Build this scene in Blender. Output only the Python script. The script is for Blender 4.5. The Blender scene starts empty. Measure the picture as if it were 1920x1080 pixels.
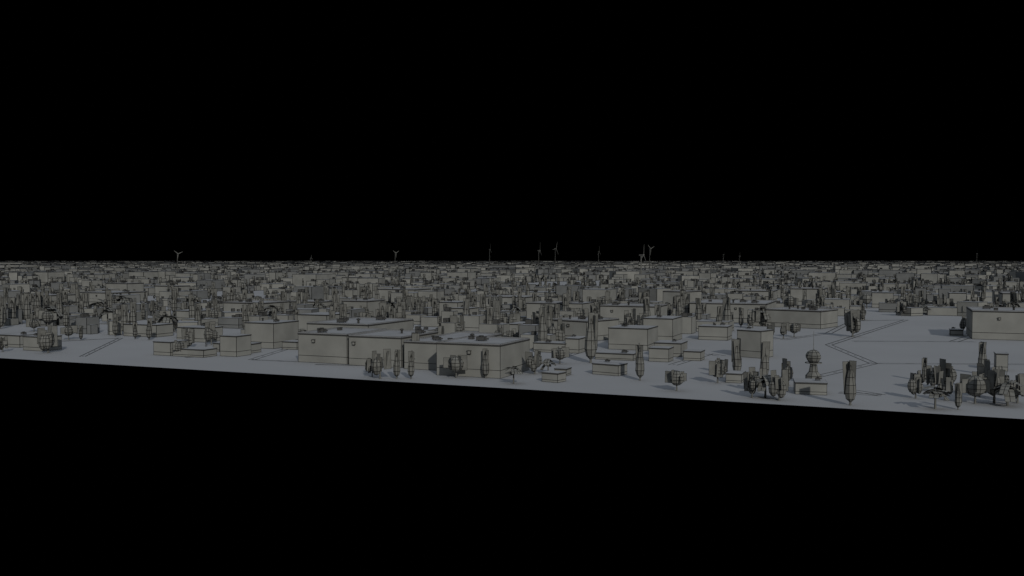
import bpy, math, random
from mathutils import Vector, Matrix, noise
random.seed(7)
R=random.random
def U(a,b): return a+(b-a)*random.random()
scene=bpy.context.scene
H=30.0; F=1700.0
A=math.atan2(0.4217,1.0)           # street grid rotation
E1=Vector((math.cos(A),-math.sin(A),0)); E2=Vector((math.sin(A),math.cos(A),0))
EDGE0=Vector((-156.5,277.2,0))     # a point on the edge of the ground plate

# ---------------------------------------------------------------- materials
def clay(name,col,edge=(0.003,0.003,0.0035),var=0.12,scale=0.15):
    m=bpy.data.materials.new(name); m.use_nodes=True
    nt=m.node_tree; N=nt.nodes; L=nt.links; N.clear()
    out=N.new('ShaderNodeOutputMaterial'); b=N.new('ShaderNodeBsdfPrincipled')
    b.inputs['Roughness'].default_value=0.8
    b.inputs['Specular IOR Level'].default_value=0.12
    L.new(b.outputs[0],out.inputs[0])
    a1=N.new('ShaderNodeAttribute'); a1.attribute_name='eu'
    a2=N.new('ShaderNodeAttribute'); a2.attribute_name='es'
    s1=N.new('ShaderNodeSeparateXYZ'); s2=N.new('ShaderNodeSeparateXYZ')
    L.new(a1.outputs['Vector'],s1.inputs[0]); L.new(a2.outputs['Vector'],s2.inputs[0])
    def M(op,x,y=None):
        n=N.new('ShaderNodeMath'); n.operation=op
        for i,v in enumerate((x,y)):
            if v is None: continue
            if isinstance(v,(int,float)): n.inputs[i].default_value=v
            else: L.new(v,n.inputs[i])
        return n.outputs[0]
    u,v,lw=s1.outputs; W,Hh,bd=s2.outputs
    d=M('MINIMUM',M('MINIMUM',u,M('SUBTRACT',W,u)),M('MINIMUM',v,M('SUBTRACT',Hh,v)))
    d=M('MINIMUM',d,M('MULTIPLY',M('ABSOLUTE',M('SUBTRACT',v,bd)),1.5))
    fac=M('LESS_THAN',d,lw)
    geo=N.new('ShaderNodeNewGeometry')
    no=N.new('ShaderNodeTexNoise'); no.inputs['Scale'].default_value=scale; no.inputs['Detail'].default_value=5
    L.new(geo.outputs['Position'],no.inputs['Vector'])
    mr=N.new('ShaderNodeMapRange'); mr.inputs[1].default_value=0.3; mr.inputs[2].default_value=0.7
    mr.inputs[3].default_value=1-var; mr.inputs[4].default_value=1+var
    L.new(no.outputs['Fac'],mr.inputs[0])
    vm=N.new('ShaderNodeVectorMath'); vm.operation='SCALE'; vm.inputs[0].default_value=col
    L.new(mr.outputs[0],vm.inputs['Scale'])
    mx=N.new('ShaderNodeMix'); mx.data_type='RGBA'
    L.new(fac,mx.inputs['Factor']); L.new(vm.outputs[0],mx.inputs['A']); mx.inputs['B'].default_value=(*edge,1)
    L.new(mx.outputs['Result'],b.inputs['Base Color'])
    return m
M_WALL=clay('wall_plaster',(0.262,0.262,0.245))
M_WALLD=clay('wall_dark_cool',(0.17,0.175,0.175))  # darker, cooler wall tint, picked at random per building for tonal variety
M_ROOF=clay('roof_membrane',(0.27,0.275,0.285))
M_TREE=clay('tree_shell',(0.18,0.18,0.168),var=0.2,scale=0.6)
M_METAL=clay('grey_metal',(0.08,0.08,0.078))
M_GROUND=clay('ground_concrete',(0.29,0.295,0.305),var=0.05,scale=0.02)
M_DARK=clay('joint_line',(0.008,0.008,0.009))

class MB:
    def __init__(s): s.v=[];s.f=[];s.eu=[];s.es=[];s.m=[]
    def face(s,ps,lw,band=-99.,mat=0):
        n=len(s.v); s.v+= [tuple(p) for p in ps]; s.f.append((n,n+1,n+2,n+3)); s.m.append(mat)
        p=ps
        w=((p[1]-p[0]).length+(p[2]-p[3]).length)/2; h=((p[3]-p[0]).length+(p[2]-p[1]).length)/2
        s.eu+=[0,0,lw, w,0,lw, w,h,lw, 0,h,lw]; s.es+=[w,h,band]*4
    def box(s,o,ax,ay,w,d,h,lw,band=-99.,mw=0,mr=0,z0=0,bottom=False,top=True):
        o=Vector(o); X=ax*w; Y=ay*d; Z=Vector((0,0,h)); o=o+Vector((0,0,z0))
        a,b,c,e=o,o+X,o+X+Y,o+Y
        for p,q in ((a,b),(b,c),(c,e),(e,a)): s.face((p,q,q+Z,p+Z),lw,band,mw)
        if top: s.face((a+Z,b+Z,c+Z,e+Z),lw,-99.,mr)
        if bottom: s.face((a,e,c,b),lw,-99.,mr)
    def lathe(s,c,prof,n,lw,jit=0,mat=0):
        rings=[]
        off=U(0,6.28)
        for r,z in prof:
            ring=[]
            for i in range(n):
                t=off+2*math.pi*i/n; rr=r*(1+U(-jit,jit))
                ring.append(Vector((c[0]+rr*math.cos(t),c[1]+rr*math.sin(t),c[2]+z)))
            rings.append(ring)
        for k in range(len(rings)-1):
            for i in range(n):
                j=(i+1)%n
                s.face((rings[k][i],rings[k][j],rings[k+1][j],rings[k+1][i]),lw,-99.,mat)
    def obj(s,name,mats,parent=None,loc=(0,0,0)):
        me=bpy.data.meshes.new(name); L=Vector(loc)
        me.from_pydata([(x-L.x,y-L.y,z-L.z) for x,y,z in s.v],[],s.f)
        for nm,dat in (('eu',s.eu),('es',s.es)):
            a=me.attributes.new(nm,'FLOAT_VECTOR','CORNER'); a.data.foreach_set('vector',dat)
        for m in mats: me.materials.append(m)
        me.polygons.foreach_set('material_index',s.m)
        me.update()
        o=bpy.data.objects.new(name,me); bpy.context.collection.objects.link(o)
        if parent: o.parent=parent
        else: o.location=L
        return o
def site(u,v):
    k=H/(v-488.0); return Vector(((u-960)*k,F*k,0))
def LW(y): return min(3.6,(0.68+.12*min(1,max(0,(y-700)/1500)))*max(y,50)/F)
def empty(name,loc):
    e=bpy.data.objects.new(name,None); e.location=loc; e.empty_display_size=1
    bpy.context.collection.objects.link(e); return e

# ---------------------------------------------------------------- ground
g=MB()
a=EDGE0-E1*16000; b=EDGE0+E1*16000
g.face((a,b,b+E2*34000,a+E2*34000),0.12)
gr=g.obj('ground',[M_GROUND])

# ---------------------------------------------------------------- roads (outlined carriageways)
def road(pts,width,name='road'):
    m=MB(); P=[site(*p) for p in pts]
    for i in range(len(P)-1):
        p,q=P[i],P[i+1]; d=(q-p).normalized(); n=Vector((-d.y,d.x,0))
        for sgn,zz in ((1,0.02),(-1,0.02)):
            o=n*sgn*width/2; t=0.15*max(1,(p.y+q.y)/2/260)
            a,b=p+o,q+o
            z=Vector((0,0,zz+0.004*i))
            m.face((a-n*t+z,b-n*t+z,b+n*t+z,a+n*t+z),0,-99.,1)
        ln=(q-p).length; s=0
        while s<ln-3:
            a=p+d*s; b=a+d*2.5; z=Vector((0,0,0.04))
            m.face((a-n*.08+z,b-n*.08+z,b+n*.08+z,a+n*.08+z),0,-99.,1); s+=9
    m.obj(name,[M_GROUND,M_DARK])
road([(1700,600),(1555,647),(1640,682),(1530,708)],2.2)
road([(1640,682),(1990,684)],2.0)
road([(1600,640),(1830,641)],2.5)
road([(1790,641),(1860,618)],3)
road([(1575,737),(1656,742),(1600,733)],2.5)
road([(1262,685),(1330,664),(1355,668)],2.5)
road([(1470,637),(1555,625),(1600,602),(1700,600)],2.5)
road([(1720,586),(1810,590)],4)
road([(152,669),(225,634),(100,641)],1.6)
road([(100,641),(-80,647)],2)
road([(470,675),(535,655),(560,650)],2)
road([(470,675),(560,679)],1.2)
road([(345,671),(398,667)],1.2)
road([(1050,672),(1105,655)],2)
road([(590,684),(690,686)],1.0)

# ---------------------------------------------------------------- hero buildings
occupied=[]
def corner_len(P,uR,ex):
    k=(uR-960)/F
    return (k*P.y-P.x)/(ex.x-k*ex.y)
def clutter(e,o,ax,ay,w,d,h,lw,n):
    s=min(1.0,max(.4,min(w,d*1.6)/20))
    for i in range(n):
        m=MB(); x=U(.1,.8)*w; y=U(.1,.75)*d; q=o+ax*x+ay*y
        k=i%3
        if k==0:
            m.box(q,ax,ay,2.6*s,1.8*s,1.0*s,lw*.5,z0=h+.25)
            m.lathe((*(q+ax*1.3*s+ay*.9*s).xy,h+.25+s),[(.7*s,0),(.8*s,.35*s),(.02,.4*s)],8,lw*.4)
            m.box(q+ax*2.62*s+ay*.6*s,ax,ay,1.0*s,.5*s,.5*s,lw*.3,z0=h+.4,bottom=True)
            for dx in (0,2.4):
                for dy in (0,1.6): m.box(q+ax*dx*s+ay*dy*s,ax,ay,.2*s,.2*s,.248,0,z0=h)
            nm='air_conditioner'
        elif k==1:
            m.lathe((*q.xy,h),[(.4*s,0),(.4*s,1.1*s),(.75*s,1.15*s),(.7*s,1.5*s),(.02,1.7*s)],8,lw*.4); nm='roof_vent'
        else:
            m.box(q,ax,ay,1.4*s,1.4*s,.9*s,lw*.5,z0=h); m.box(q-ax*.1-ay*.1,ax,ay,1.4*s+.2,1.4*s+.2,.12,lw*.3,z0=h+.9*s,bottom=True); nm='roof_hatch'
        m.obj(nm,[M_METAL],e)
def building(name,uL,uR,yb,yt,depth,rot=0.0,clut=2,lamp=False,band=True):
    P=site(uL,yb); ca,sa=math.cos(rot),math.sin(rot)
    ax=Vector((E1.x*ca-E1.y*sa,E1.x*sa+E1.y*ca,0)); ay=Vector((-ax.y,ax.x,0))
    w=abs(corner_len(P,uR,ax)); h=H*(yb-yt)/(yb-488.0); lw=LW(P.y)
    e=empty(name,(0,0,0))
    m=MB(); m.box(P,ax,ay,w,depth,h-.3,lw,band=(h*.24 if band else -99.),top=False)
    m.obj('walls',[M_WALL],e)
    r=MB(); r.box(P-ax*.12-ay*.12,ax,ay,w+.24,depth+.24,.3,lw*.5,z0=h-.3,mw=1,bottom=True)
    r.obj('roof',[M_ROOF,M_METAL],e)
    if depth>14 and w>14:
        p=MB(); t=.3; hh=.35
        for (o,ww,dd) in ((P,w,t),(P+ay*(depth-t),w,t),(P+ay*t,t,depth-2*t),(P+ax*(w-t)+ay*t,t,depth-2*t)):
            p.box(o,ax,ay,ww,dd,hh,.05,z0=h)
        p.obj('parapet',[M_ROOF],e)
    if clut: clutter(e,P,ax,ay,w,depth,h,lw,clut)
    if lamp:
        l=MB(); q=P+ax*w*(lamp if isinstance(lamp,float) else .3)-ay*.45
        l.box(q,ax,ay,.95,.45,.85,lw*1.1,z0=h*.7,bottom=True); l.box(q-ax*.1-ay*.15,ax,ay,1.15,.6,.12,0,z0=h*.7+.85,mw=1,mr=1,bottom=True)
        l.obj('wall_vent_box',[M_WALL,M_METAL],e)
    c=P+ax*w/2+ay*depth/2; occupied.append((c.x,c.y,math.hypot(w,depth)/2*.9))
    e.location=(c.x,c.y,0)
    for ch in e.children: ch.location=(-c.x,-c.y,0)
W='warehouse_building'; S='storage_building'; HB='house'
big=[(W,575,690,655,606,30,0,4,0),(W,558,650,679,625,22,0,3,.3),(W,653,752,685,630,22,0,2,.08),
(W,757,846,692,641,34,0,3,.9),
(W,818,938,704,643,20,.0,3,.5),
(W,1030,1100,636,599,20,-.35,4,.5),(W,1125,1232,612,573,20,0,3,.2),(W,987,1060,606,568,20,0,2,0),(W,1042,1092,606,568,18,0,1,0),
(W,1141,1215,655,614,14,0,2,0),(W,1206,1262,640,596,16,0,1,0),
(W,1293,1437,603,568,40,0,4,.6),(W,1436,1540,612,580,20,-.3,5,0),
(W,1383,1428,669,618,8,-.35,1,0),(W,1824,1990,636,583,30,0,5,.3),
(W,458,512,652,604,14,0,2,0),(S,641,688,605,564,16,0,2,0),(S,557,612,632,589,16,0,2,0),(S,823,858,608,566,14,0,2,0),(S,838,880,610,577,10,0,2,0),
(W,703,778,572,542,22,0,2,0),(W,148,212,571,548,30,0,3,.5),(S,198,238,556,531,18,0,1,0),(W,1482,1546,572,541,26,0,3,0),(S,1548,1575,572,547,20,0,1,0),
(W,1243,1285,582,546,20,-.3,2,0),(W,30,88,582,553,22,0,2,0),(S,-10,50,583,569,12,0,1,0),(S,641,690,540,520,20,0,1,0),
(HB,411,442,668,629,7,0,0,0),(HB,286,318,666,640,8,0,0,0),(HB,330,385,640,613,9,0,1,0),(HB,322,380,668,653,6,0,1,0),(HB,398,410,660,643,5,0,0,0),
(HB,41,80,657,630,7,0,1,0),(HB,-10,35,650,627,8,0,1,0),(S,325,367,600,582,12,0,1,0),(W,418,492,597,567,22,0,3,0),(HB,230,292,630,607,9,0,2,0),
(HB,1111,1160,702,681,5,-.2,1,0),(HB,1116,1188,674,661,7,0,1,0),(HB,1217,1255,678,652,6,0,0,0),(HB,1227,1278,668,642,9,0,1,0),(HB,1282,1315,676,658,6,0,0,0),
(HB,1060,1086,662,634,9,0,1,0),(S,950,1008,630,607,14,0,2,0),(HB,1493,1553,740,717,7,.15,1,0),(HB,1016,1046,716,698,4,-.2,0,0),(HB,1040,1062,705,691,4,0,0,0),
(HB,1870,1893,696,663,5,0,0,0),(HB,1783,1808,630,618,6,0,1,0),(HB,1310,1365,637,611,10,0,3,0),(S,1635,1676,577,548,16,0,1,0),(S,1780,1813,577,549,14,0,1,0),
(HB,528,556,655,640,6,0,0,0),(HB,436,466,662,644,6,0,0,0),(HB,1362,1392,718,700,6,0,0,0),(HB,1000,1060,660,642,7,0,1,0),(W,1165,1230,560,538,24,0,2,0),(W,1380,1450,566,545,26,0,2,0),
(W,1880,1960,577,550,24,0,2,0),(W,540,600,586,565,18,0,2,0),(S,290,330,556,536,16,0,1,0),(W,900,985,580,556,22,0,2,0)]
for b_ in big: building(*b_)

# ---------------------------------------------------------------- trees
def card(m,c,z0,z1,w,ang,lw,nx=1,nz=1,off=(0,0)):
    d=Vector((math.cos(ang),math.sin(ang),0)); o=Vector((c[0]+off[0],c[1]+off[1],0))
    lean=Vector((-d.y,d.x,0))*U(-.12,.12)*(z1-z0)
    for i in range(nx):
        for k in range(nz):
            a=o+d*w*(i/nx-.5); b=o+d*w*((i+1)/nx-.5)
            za=Vector((0,0,z0+(z1-z0)*k/nz))+lean*(k/nz); zb=Vector((0,0,z0+(z1-z0)*(k+1)/nz))+lean*((k+1)/nz)
            m.face((a+za,b+za,b+zb,a+zb),lw)
def tree_mesh(m,c,h,kind,lw,full=True):
    x,y=c; n=8 if full else 5
    if kind=='cypress':
        r=h*.125
        m.lathe((x,y,0),[(h*.028,0),(h*.02,h*.1)],6,lw*.3)
        prof=[(.15*r,h*.07),(.75*r,h*.14),(r,h*.27),(.95*r,h*.45),(.7*r,h*.62),(.4*r,h*.78),(.1*r,h*.88)] if full else [(.3*r,h*.08),(r,h*.3),(.8*r,h*.6),(.1*r,h*.9)]
        m.lathe((x,y,0),prof,n,lw,.07)
        t=U(0,3.1)
        for i in range(3 if full else 2):
            card(m,c,h*U(.2,.4),h*U(.93,1.0),r*U(1.2,1.9),t+i*1.05,lw,1,1,(U(-.3,.3)*r,U(-.3,.3)*r))
    elif kind=='round':
        r=h*.34
        m.lathe((x,y,0),[(h*.04,0),(h*.025,h*.3),(h*.03,h*.4)],6,lw*.3)
        if full:
            for i in range(4):   # limbs
                t=i*1.6+U(0,.8); d=Vector((math.cos(t),math.sin(t),0))
                p=Vector((x,y,h*.26)); q=p+d*r*.6+Vector((0,0,h*.28)); s=Vector((-d.y,d.x,0))*h*.012
                m.face((p-s,p+s,q+s*.5,q-s*.5),0)
        K=7 if full else 4
        prof=[(max(.08*r,r*math.sin(math.pi*k/K)),h*.58-r*math.cos(math.pi*k/K)) for k in range(K+1)]
        m.lathe((x,y,0),prof,n+2,lw,.09)
        t=U(0,3.1)
        for i in range(6 if full else 2):
            w=r*U(.8,1.3); o=r*U(.7,1.1); tt=t+i*1.05
            card(m,c,h*U(.32,.5),h*U(.75,1.0),w,tt+U(-.6,.6),lw,1,1,(o*math.cos(tt),o*math.sin(tt)))
    elif kind=='cluster':
        r=h*.2
        m.lathe((x,y,0),[(h*.035,0),(h*.022,h*.25)],6,lw*.3)
        for i in range(3 if full else 1):
            ox,oy=U(-.9,.9)*r,U(-.6,.6)*r; zc=h*U(.36,.5); rr=r*U(.55,.85); K=6
            prof=[(max(.1*rr,rr*math.sin(math.pi*k/K)),zc-rr*1.7*math.cos(math.pi*k/K)) for k in range(K+1)]
            m.lathe((x+ox,y+oy,0),prof,n,lw,.1)
        for i in range(7 if full else 2):
            tt=U(0,6.28); o=U(.4,1.3)*r; card(m,c,h*U(.2,.45),h*U(.65,1.0),r*U(.8,1.5),U(0,3.1),lw,1,1,(o*math.cos(tt),o*math.sin(tt)))
    else: # umbrella
        m.lathe((x,y,0),[(h*.05,0),(h*.035,h*.62)],6,lw*.3)
        up=Vector((0,0,1))
        for i in range(11 if full else 3):
            tt=i*.58+U(-.3,.3); d=Vector((math.cos(tt),math.sin(tt),0)); s=Vector((-d.y,d.x,0))
            o=Vector((x,y,h*U(.6,.98)))
            L_=h*U(.4,.65); wd=h*U(.12,.2); sl=U(-.95,0); NX=4 if full else 1
            for a in range(NX):
                for b_ in range(2):
                    f0,f1=a/NX,(a+1)/NX
                    p0=o+d*L_*f0+up*sl*L_*f0*f0; p1=o+d*L_*f1+up*sl*L_*f1*f1
                    sa=s*wd*(b_-1); sb=s*wd*b_
                    m.face((p0+sa,p1+sa,p1+sb,p0+sb),lw)
NM={'cypress':'cypress_tree','round':'round_tree','cluster':'leafy_tree','umbrella':'umbrella_tree'}
T=[(88,662,608,'cluster'),(3,660,630,'cluster'),(127,637,608,'round'),(150,638,610,'cypress'),(167,619,590,'round'),(122,616,574,'cypress'),(215,631,587,'cypress'),(252,636,603,'cypress'),(278,638,596,'cypress'),
(335,668,638,'round'),(353,652,614,'cluster'),(395,647,603,'cluster'),(532,646,622,'round'),(541,616,585,'cypress'),(709,616,578,'cypress'),(733,616,573,'cypress'),(466,610,570,'cypress'),(62,622,596,'round'),
(697,707,668,'cluster'),(712,711,650,'cluster'),(743,711,656,'cypress'),(770,711,658,'cypress'),(777,692,620,'cypress'),(855,709,665,'round'),(910,710,653,'cypress'),(963,720,686,'umbrella'),(1003,702,648,'cluster'),(1028,700,672,'umbrella'),(1050,683,650,'round'),
(1108,681,586,'cypress'),(1201,714,643,'cypress'),(1270,734,692,'round'),(1347,719,666,'cluster'),(1383,706,634,'cypress'),(1412,747,693,'cluster'),(1435,712,640,'cypress'),(1437,747,702,'umbrella'),(1463,752,693,'cluster'),(1480,724,672,'cluster'),(1597,761,675,'cypress'),
(1600,632,580,'cluster'),(1412,616,578,'cluster'),(1470,636,598,'cluster'),(1737,716,670,'cypress'),(1720,748,698,'cluster'),(1757,768,724,'umbrella'),(1782,733,672,'cluster'),(1800,769,718,'cypress'),(1845,702,638,'cypress'),(1832,758,700,'round'),(1868,757,678,'cluster'),(1893,762,712,'umbrella'),(1912,757,693,'cluster'),
(1806,622,588,'cluster'),(1755,735,684,'cluster'),(1850,730,672,'cluster'),(1885,742,688,'cluster'),(1775,752,703,'cluster'),(1840,745,690,'cluster'),(1725,728,690,'cluster'),(1390,614,576,'cypress'),(1110,610,570,'cypress'),(745,612,580,'cypress'),(300,618,588,'cluster'),(318,608,578,'cypress'),
(1370,612,585,'cluster'),(1430,608,582,'cluster'),(1445,635,605,'cluster'),(1490,632,604,'round'),(690,700,672,'cluster'),(1425,735,688,'cluster'),(1355,708,672,'cluster')]
for (u,yb,yt,k) in T:
    P=site(u,yb); h=H*(yb-yt)/(yb-488.0); m=MB(); tree_mesh(m,(P.x,P.y),h,k,LW(P.y)*.75)
    m.obj(NM[k],[M_TREE],None,(P.x,P.y,0)); occupied.append((P.x,P.y,2))

# water tower with splayed base and mast
P=site(1527,722); m=MB(); lw=LW(P.y)*.7
m.lathe((P.x,P.y,0),[(1.9,0),(1.9,2.2),(1.1,3.2),(.8,5.0),(1.2,5.3)],8,lw)
m.lathe((P.x,P.y,0),[(.9,5.3),(1.4,5.7),(1.8,6.5),(1.8,7.1),(1.4,7.9),(.8,8.3),(.1,8.5)],9,lw,.06)
m.lathe((P.x,P.y,0),[(2.0,5.2),(2.0,5.4)],12,0)
m.lathe((P.x,P.y,0),[(.08,8.4),(.04,13)],5,0)
m.obj('water_tower',[M_TREE],None,(P.x,P.y,0))
# radio masts
for u,yb,yt in ((923,680,630),(760,640,615),(385,650,622)):
    P=site(u,yb); h=H*(yb-yt)/(yb-488.0); m=MB()
    for i in range(3):
        t=i*2.094; m.lathe((P.x+.3*math.cos(t),P.y+.3*math.sin(t),0),[(.06,0),(.04,h*.85)],4,0)
    for k in range(12):
        z=h*.85*k/12; m.lathe((P.x,P.y,z),[(.3,0),(.3,.08)],3,0)
    m.lathe((P.x,P.y,0),[(.05,h*.8),(.03,h)],4,0)
    m.obj('radio_mast',[M_METAL],None,(P.x,P.y,0))

# ---------------------------------------------------------------- wind turbines
def turbine(u,yb,yt,ang0,yaw,bl=.36):
    P=site(u,yb); h=H*(yb-yt)/(yb-488.0); e=empty('wind_turbine',(P.x,P.y,0))
    hub=h*.8; s=P.y/F
    m=MB(); m.lathe((0,0,0),[(max(1.3,.95*s),0),(max(.7,.6*s),hub)],10,.2*s); m.obj('tower',[M_WALL],e)
    dx=Vector((math.cos(yaw),math.sin(yaw),0)); n=Vector((-dx.y,dx.x,0))
    m=MB(); m.box(-dx*.9-n*2.5,dx,n,1.8,5,1.8,.1,z0=hub,bottom=True); m.obj('nacelle',[M_METAL],e)
    L_=h*bl; c=Vector((0,0,hub+1.0))-n*3.2
    m=MB()
    for i in range(3):
        t=ang0+i*2.0944; d=dx*math.cos(t)+Vector((0,0,1))*math.sin(t); q=-dx*math.sin(t)+Vector((0,0,1))*math.cos(t)
        b0=max(.7,.3*s)
        for (r0,w0,r1,w1) in ((0,.5,.15,1),(.15,1,1,.35)):
            for o in (-.15,.15):
                A_=c+d*L_*r0+n*o; B_=c+d*L_*r1+n*o*.5
                m.face((A_-q*b0*w0,A_+q*b0*w0,B_+q*b0*w1,B_-q*b0*w1),0)
    m.lathe((c.x,c.y,c.z-1),[(.2,0),(.8,.5),(.8,1.5),(.2,2)],8,0)
    m.obj('rotor_blades',[M_TREE],e)
for t in ((333,516,467,2.5,.8,.2),(741,512,466,2.6,.8,.18),(918,502,460,1.57,1.4,.3),(1010,512,460,1.5,1.3,.3),(1041,506,457,1.2,1.0,.28),(1122,502,465,1.57,1.2,.3),
          (1202,534,466,1.45,1.15,.3),(1218,512,456,2.5,.8,.22),(1356,500,472,1.57,1.3,.3),(1386,500,475,1.8,1.1,.3),(1831,500,470,1.57,1.3,.3),(583,499,480,1.57,1.2,.3)):
    turbine(*t)

# ---------------------------------------------------------------- fabric of the city (masses)
def free(x,y,r):
    for (ox,oy,orr) in occupied:
        if abs(ox-x)<orr+r and abs(oy-y)<orr+r and (ox-x)**2+(oy-y)**2<(orr+r)**2: return False
    return True
def perp(x,y): return (Vector((x,y,0))-EDGE0).dot(E2)
def open_area(x,y):
    if perp(x,y)<78: return True
    if y<450 and x>.30*y: return True
    if y<330 and -.36*y<x<-.2*y: return True
    return False
near,mid,far=MB(),MB(),MB(); tn,tm=MB(),MB()
rings=[(290,560,330,6,15,3,8,1.9,near,tn,True),(560,1000,430,7,24,3.5,12,1.8,near,tn,False),(1000,1800,760,9,34,4,17,1.2,mid,tm,False),
       (1800,3600,1500,12,50,5,20,.7,mid,tm,False),(3600,7000,4600,20,80,6,22,.2,far,tm,False),(7000,15000,19000,30,140,8,25,0,far,tm,False)]
for (y0,y1,ar,w0,w1,h0,h1,tp,mb,tb,full) in rings:
    half=.64; N=int(half*(y1*y1-y0*y0)/ar); placed={}
    for i in range(N):
        y=math.sqrt(U(y0*y0,y1*y1)); x=U(-half,half)*y
        if open_area(x,y): continue
        nz=noise.noise(Vector((x/150,y/150,3.1)))
        if y<2000 and nz>.3: continue
        w=w0+(w1-w0)*R()**2.2; d=w*U(.6,1.3); h=h0+(h1-h0)*R()**2.1
        if w>w1*.6: h=max(h,h1*.55)
        rad=math.hypot(w,d)/2
        cell=int(x//40),int(y//40)
        if y<1000:
            if not free(x,y,rad*.85): continue
            ok=True
            for cx in (-1,0,1):
                for cy in (-1,0,1):
                    for (ox,oy,orr) in placed.get((cell[0]+cx,cell[1]+cy),()):
                        if (ox-x)**2+(oy-y)**2<((orr+rad)*.72)**2: ok=False;break
                    if not ok: break
                if not ok: break
            if not ok: continue
            placed.setdefault(cell,[]).append((x,y,rad))
        lw=LW(y); rot=0 if R()<.65 else U(-.8,.8)
        ca,sa=math.cos(rot),math.sin(rot)
        ax=Vector((E1.x*ca-E1.y*sa,E1.x*sa+E1.y*ca,0)); ay=Vector((-ax.y,ax.x,0))
        o=Vector((x,y,0))-ax*w/2-ay*d/2
        mw=3 if R()<.28 else 0
        mb.box(o,ax,ay,w,d,h,lw,band=(h*U(.2,.35) if y<1500 and R()<.5 else -99.),mw=mw,mr=1)
        if y<3600 and R()<.45:
            w2=w*U(.3,.7); d2=d*U(.4,.8); mb.box(o+ax*(w+.02),ax,ay,w2,d2,h*U(.45,.8),lw,mw=mw,mr=1)
        if y<2600:
            for j in range(random.choice((0,1,2,3,4)) if y<1000 else random.choice((0,0,1,2))):
                s=U(.8,2.4)*(1 if y<900 else 1.6); q=o+ax*U(.05,.8)*w+ay*U(.05,.75)*d
                mb.box(q,ax,ay,s,s*.8,s*.7,lw*.7,mw=2,mr=2,z0=h)
        for j in range(int(tp+R())):
            tx=x+U(-1.3,1.3)*rad+U(-6,6); ty=y-rad*.4+U(-1,1)*rad
            if open_area(tx,ty): continue
            k=random.choice(('cypress','cypress','cypress','round','cluster','cluster','umbrella'))
            th=U(5,10) if k!='cypress' else U(8,15)
            tree_mesh(tb,(tx,ty),th,k,lw*.7,full=(y<560))
MM=[M_WALL,M_ROOF,M_METAL,M_WALLD]
near.obj('town_buildings',MM); mid.obj('town_buildings',MM); far.obj('distant_city',MM)
tn.obj('town_trees',[M_TREE]); tm.obj('distant_trees',[M_TREE])

# ---------------------------------------------------------------- sky and sun
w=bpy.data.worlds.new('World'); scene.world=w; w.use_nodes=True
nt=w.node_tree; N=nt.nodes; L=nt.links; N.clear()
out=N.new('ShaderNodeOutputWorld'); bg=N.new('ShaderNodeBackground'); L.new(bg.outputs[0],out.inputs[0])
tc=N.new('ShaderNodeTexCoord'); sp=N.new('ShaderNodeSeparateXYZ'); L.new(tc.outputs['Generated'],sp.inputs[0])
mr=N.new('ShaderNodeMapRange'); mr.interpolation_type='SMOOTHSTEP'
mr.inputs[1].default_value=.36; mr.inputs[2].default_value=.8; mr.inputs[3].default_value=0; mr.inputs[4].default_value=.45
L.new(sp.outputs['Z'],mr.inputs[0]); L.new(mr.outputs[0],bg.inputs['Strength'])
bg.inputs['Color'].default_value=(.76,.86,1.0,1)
sl=bpy.data.lights.new('sun','SUN'); sl.energy=1.45; sl.angle=math.radians(1); sl.color=(1,.97,.9)
so=bpy.data.objects.new('sun',sl); bpy.context.collection.objects.link(so)
az=math.radians(-16); el=math.radians(27)
d=Vector((math.sin(az)*math.cos(el),math.cos(az)*math.cos(el),-math.sin(el)))
so.rotation_euler=d.to_track_quat('-Z','Y').to_euler()
# ---------------------------------------------------------------- camera
cd=bpy.data.cameras.new('camera'); cd.sensor_width=36; cd.lens=F*36/1920; cd.clip_start=1; cd.clip_end=60000
co=bpy.data.objects.new('camera',cd); bpy.context.collection.objects.link(co)
co.location=(0,0,H); co.rotation_euler=(math.radians(90)-math.atan(52/F),0,0); scene.camera=co
scene.view_settings.view_transform='Standard'; scene.view_settings.look='None'; scene.view_settings.exposure=0
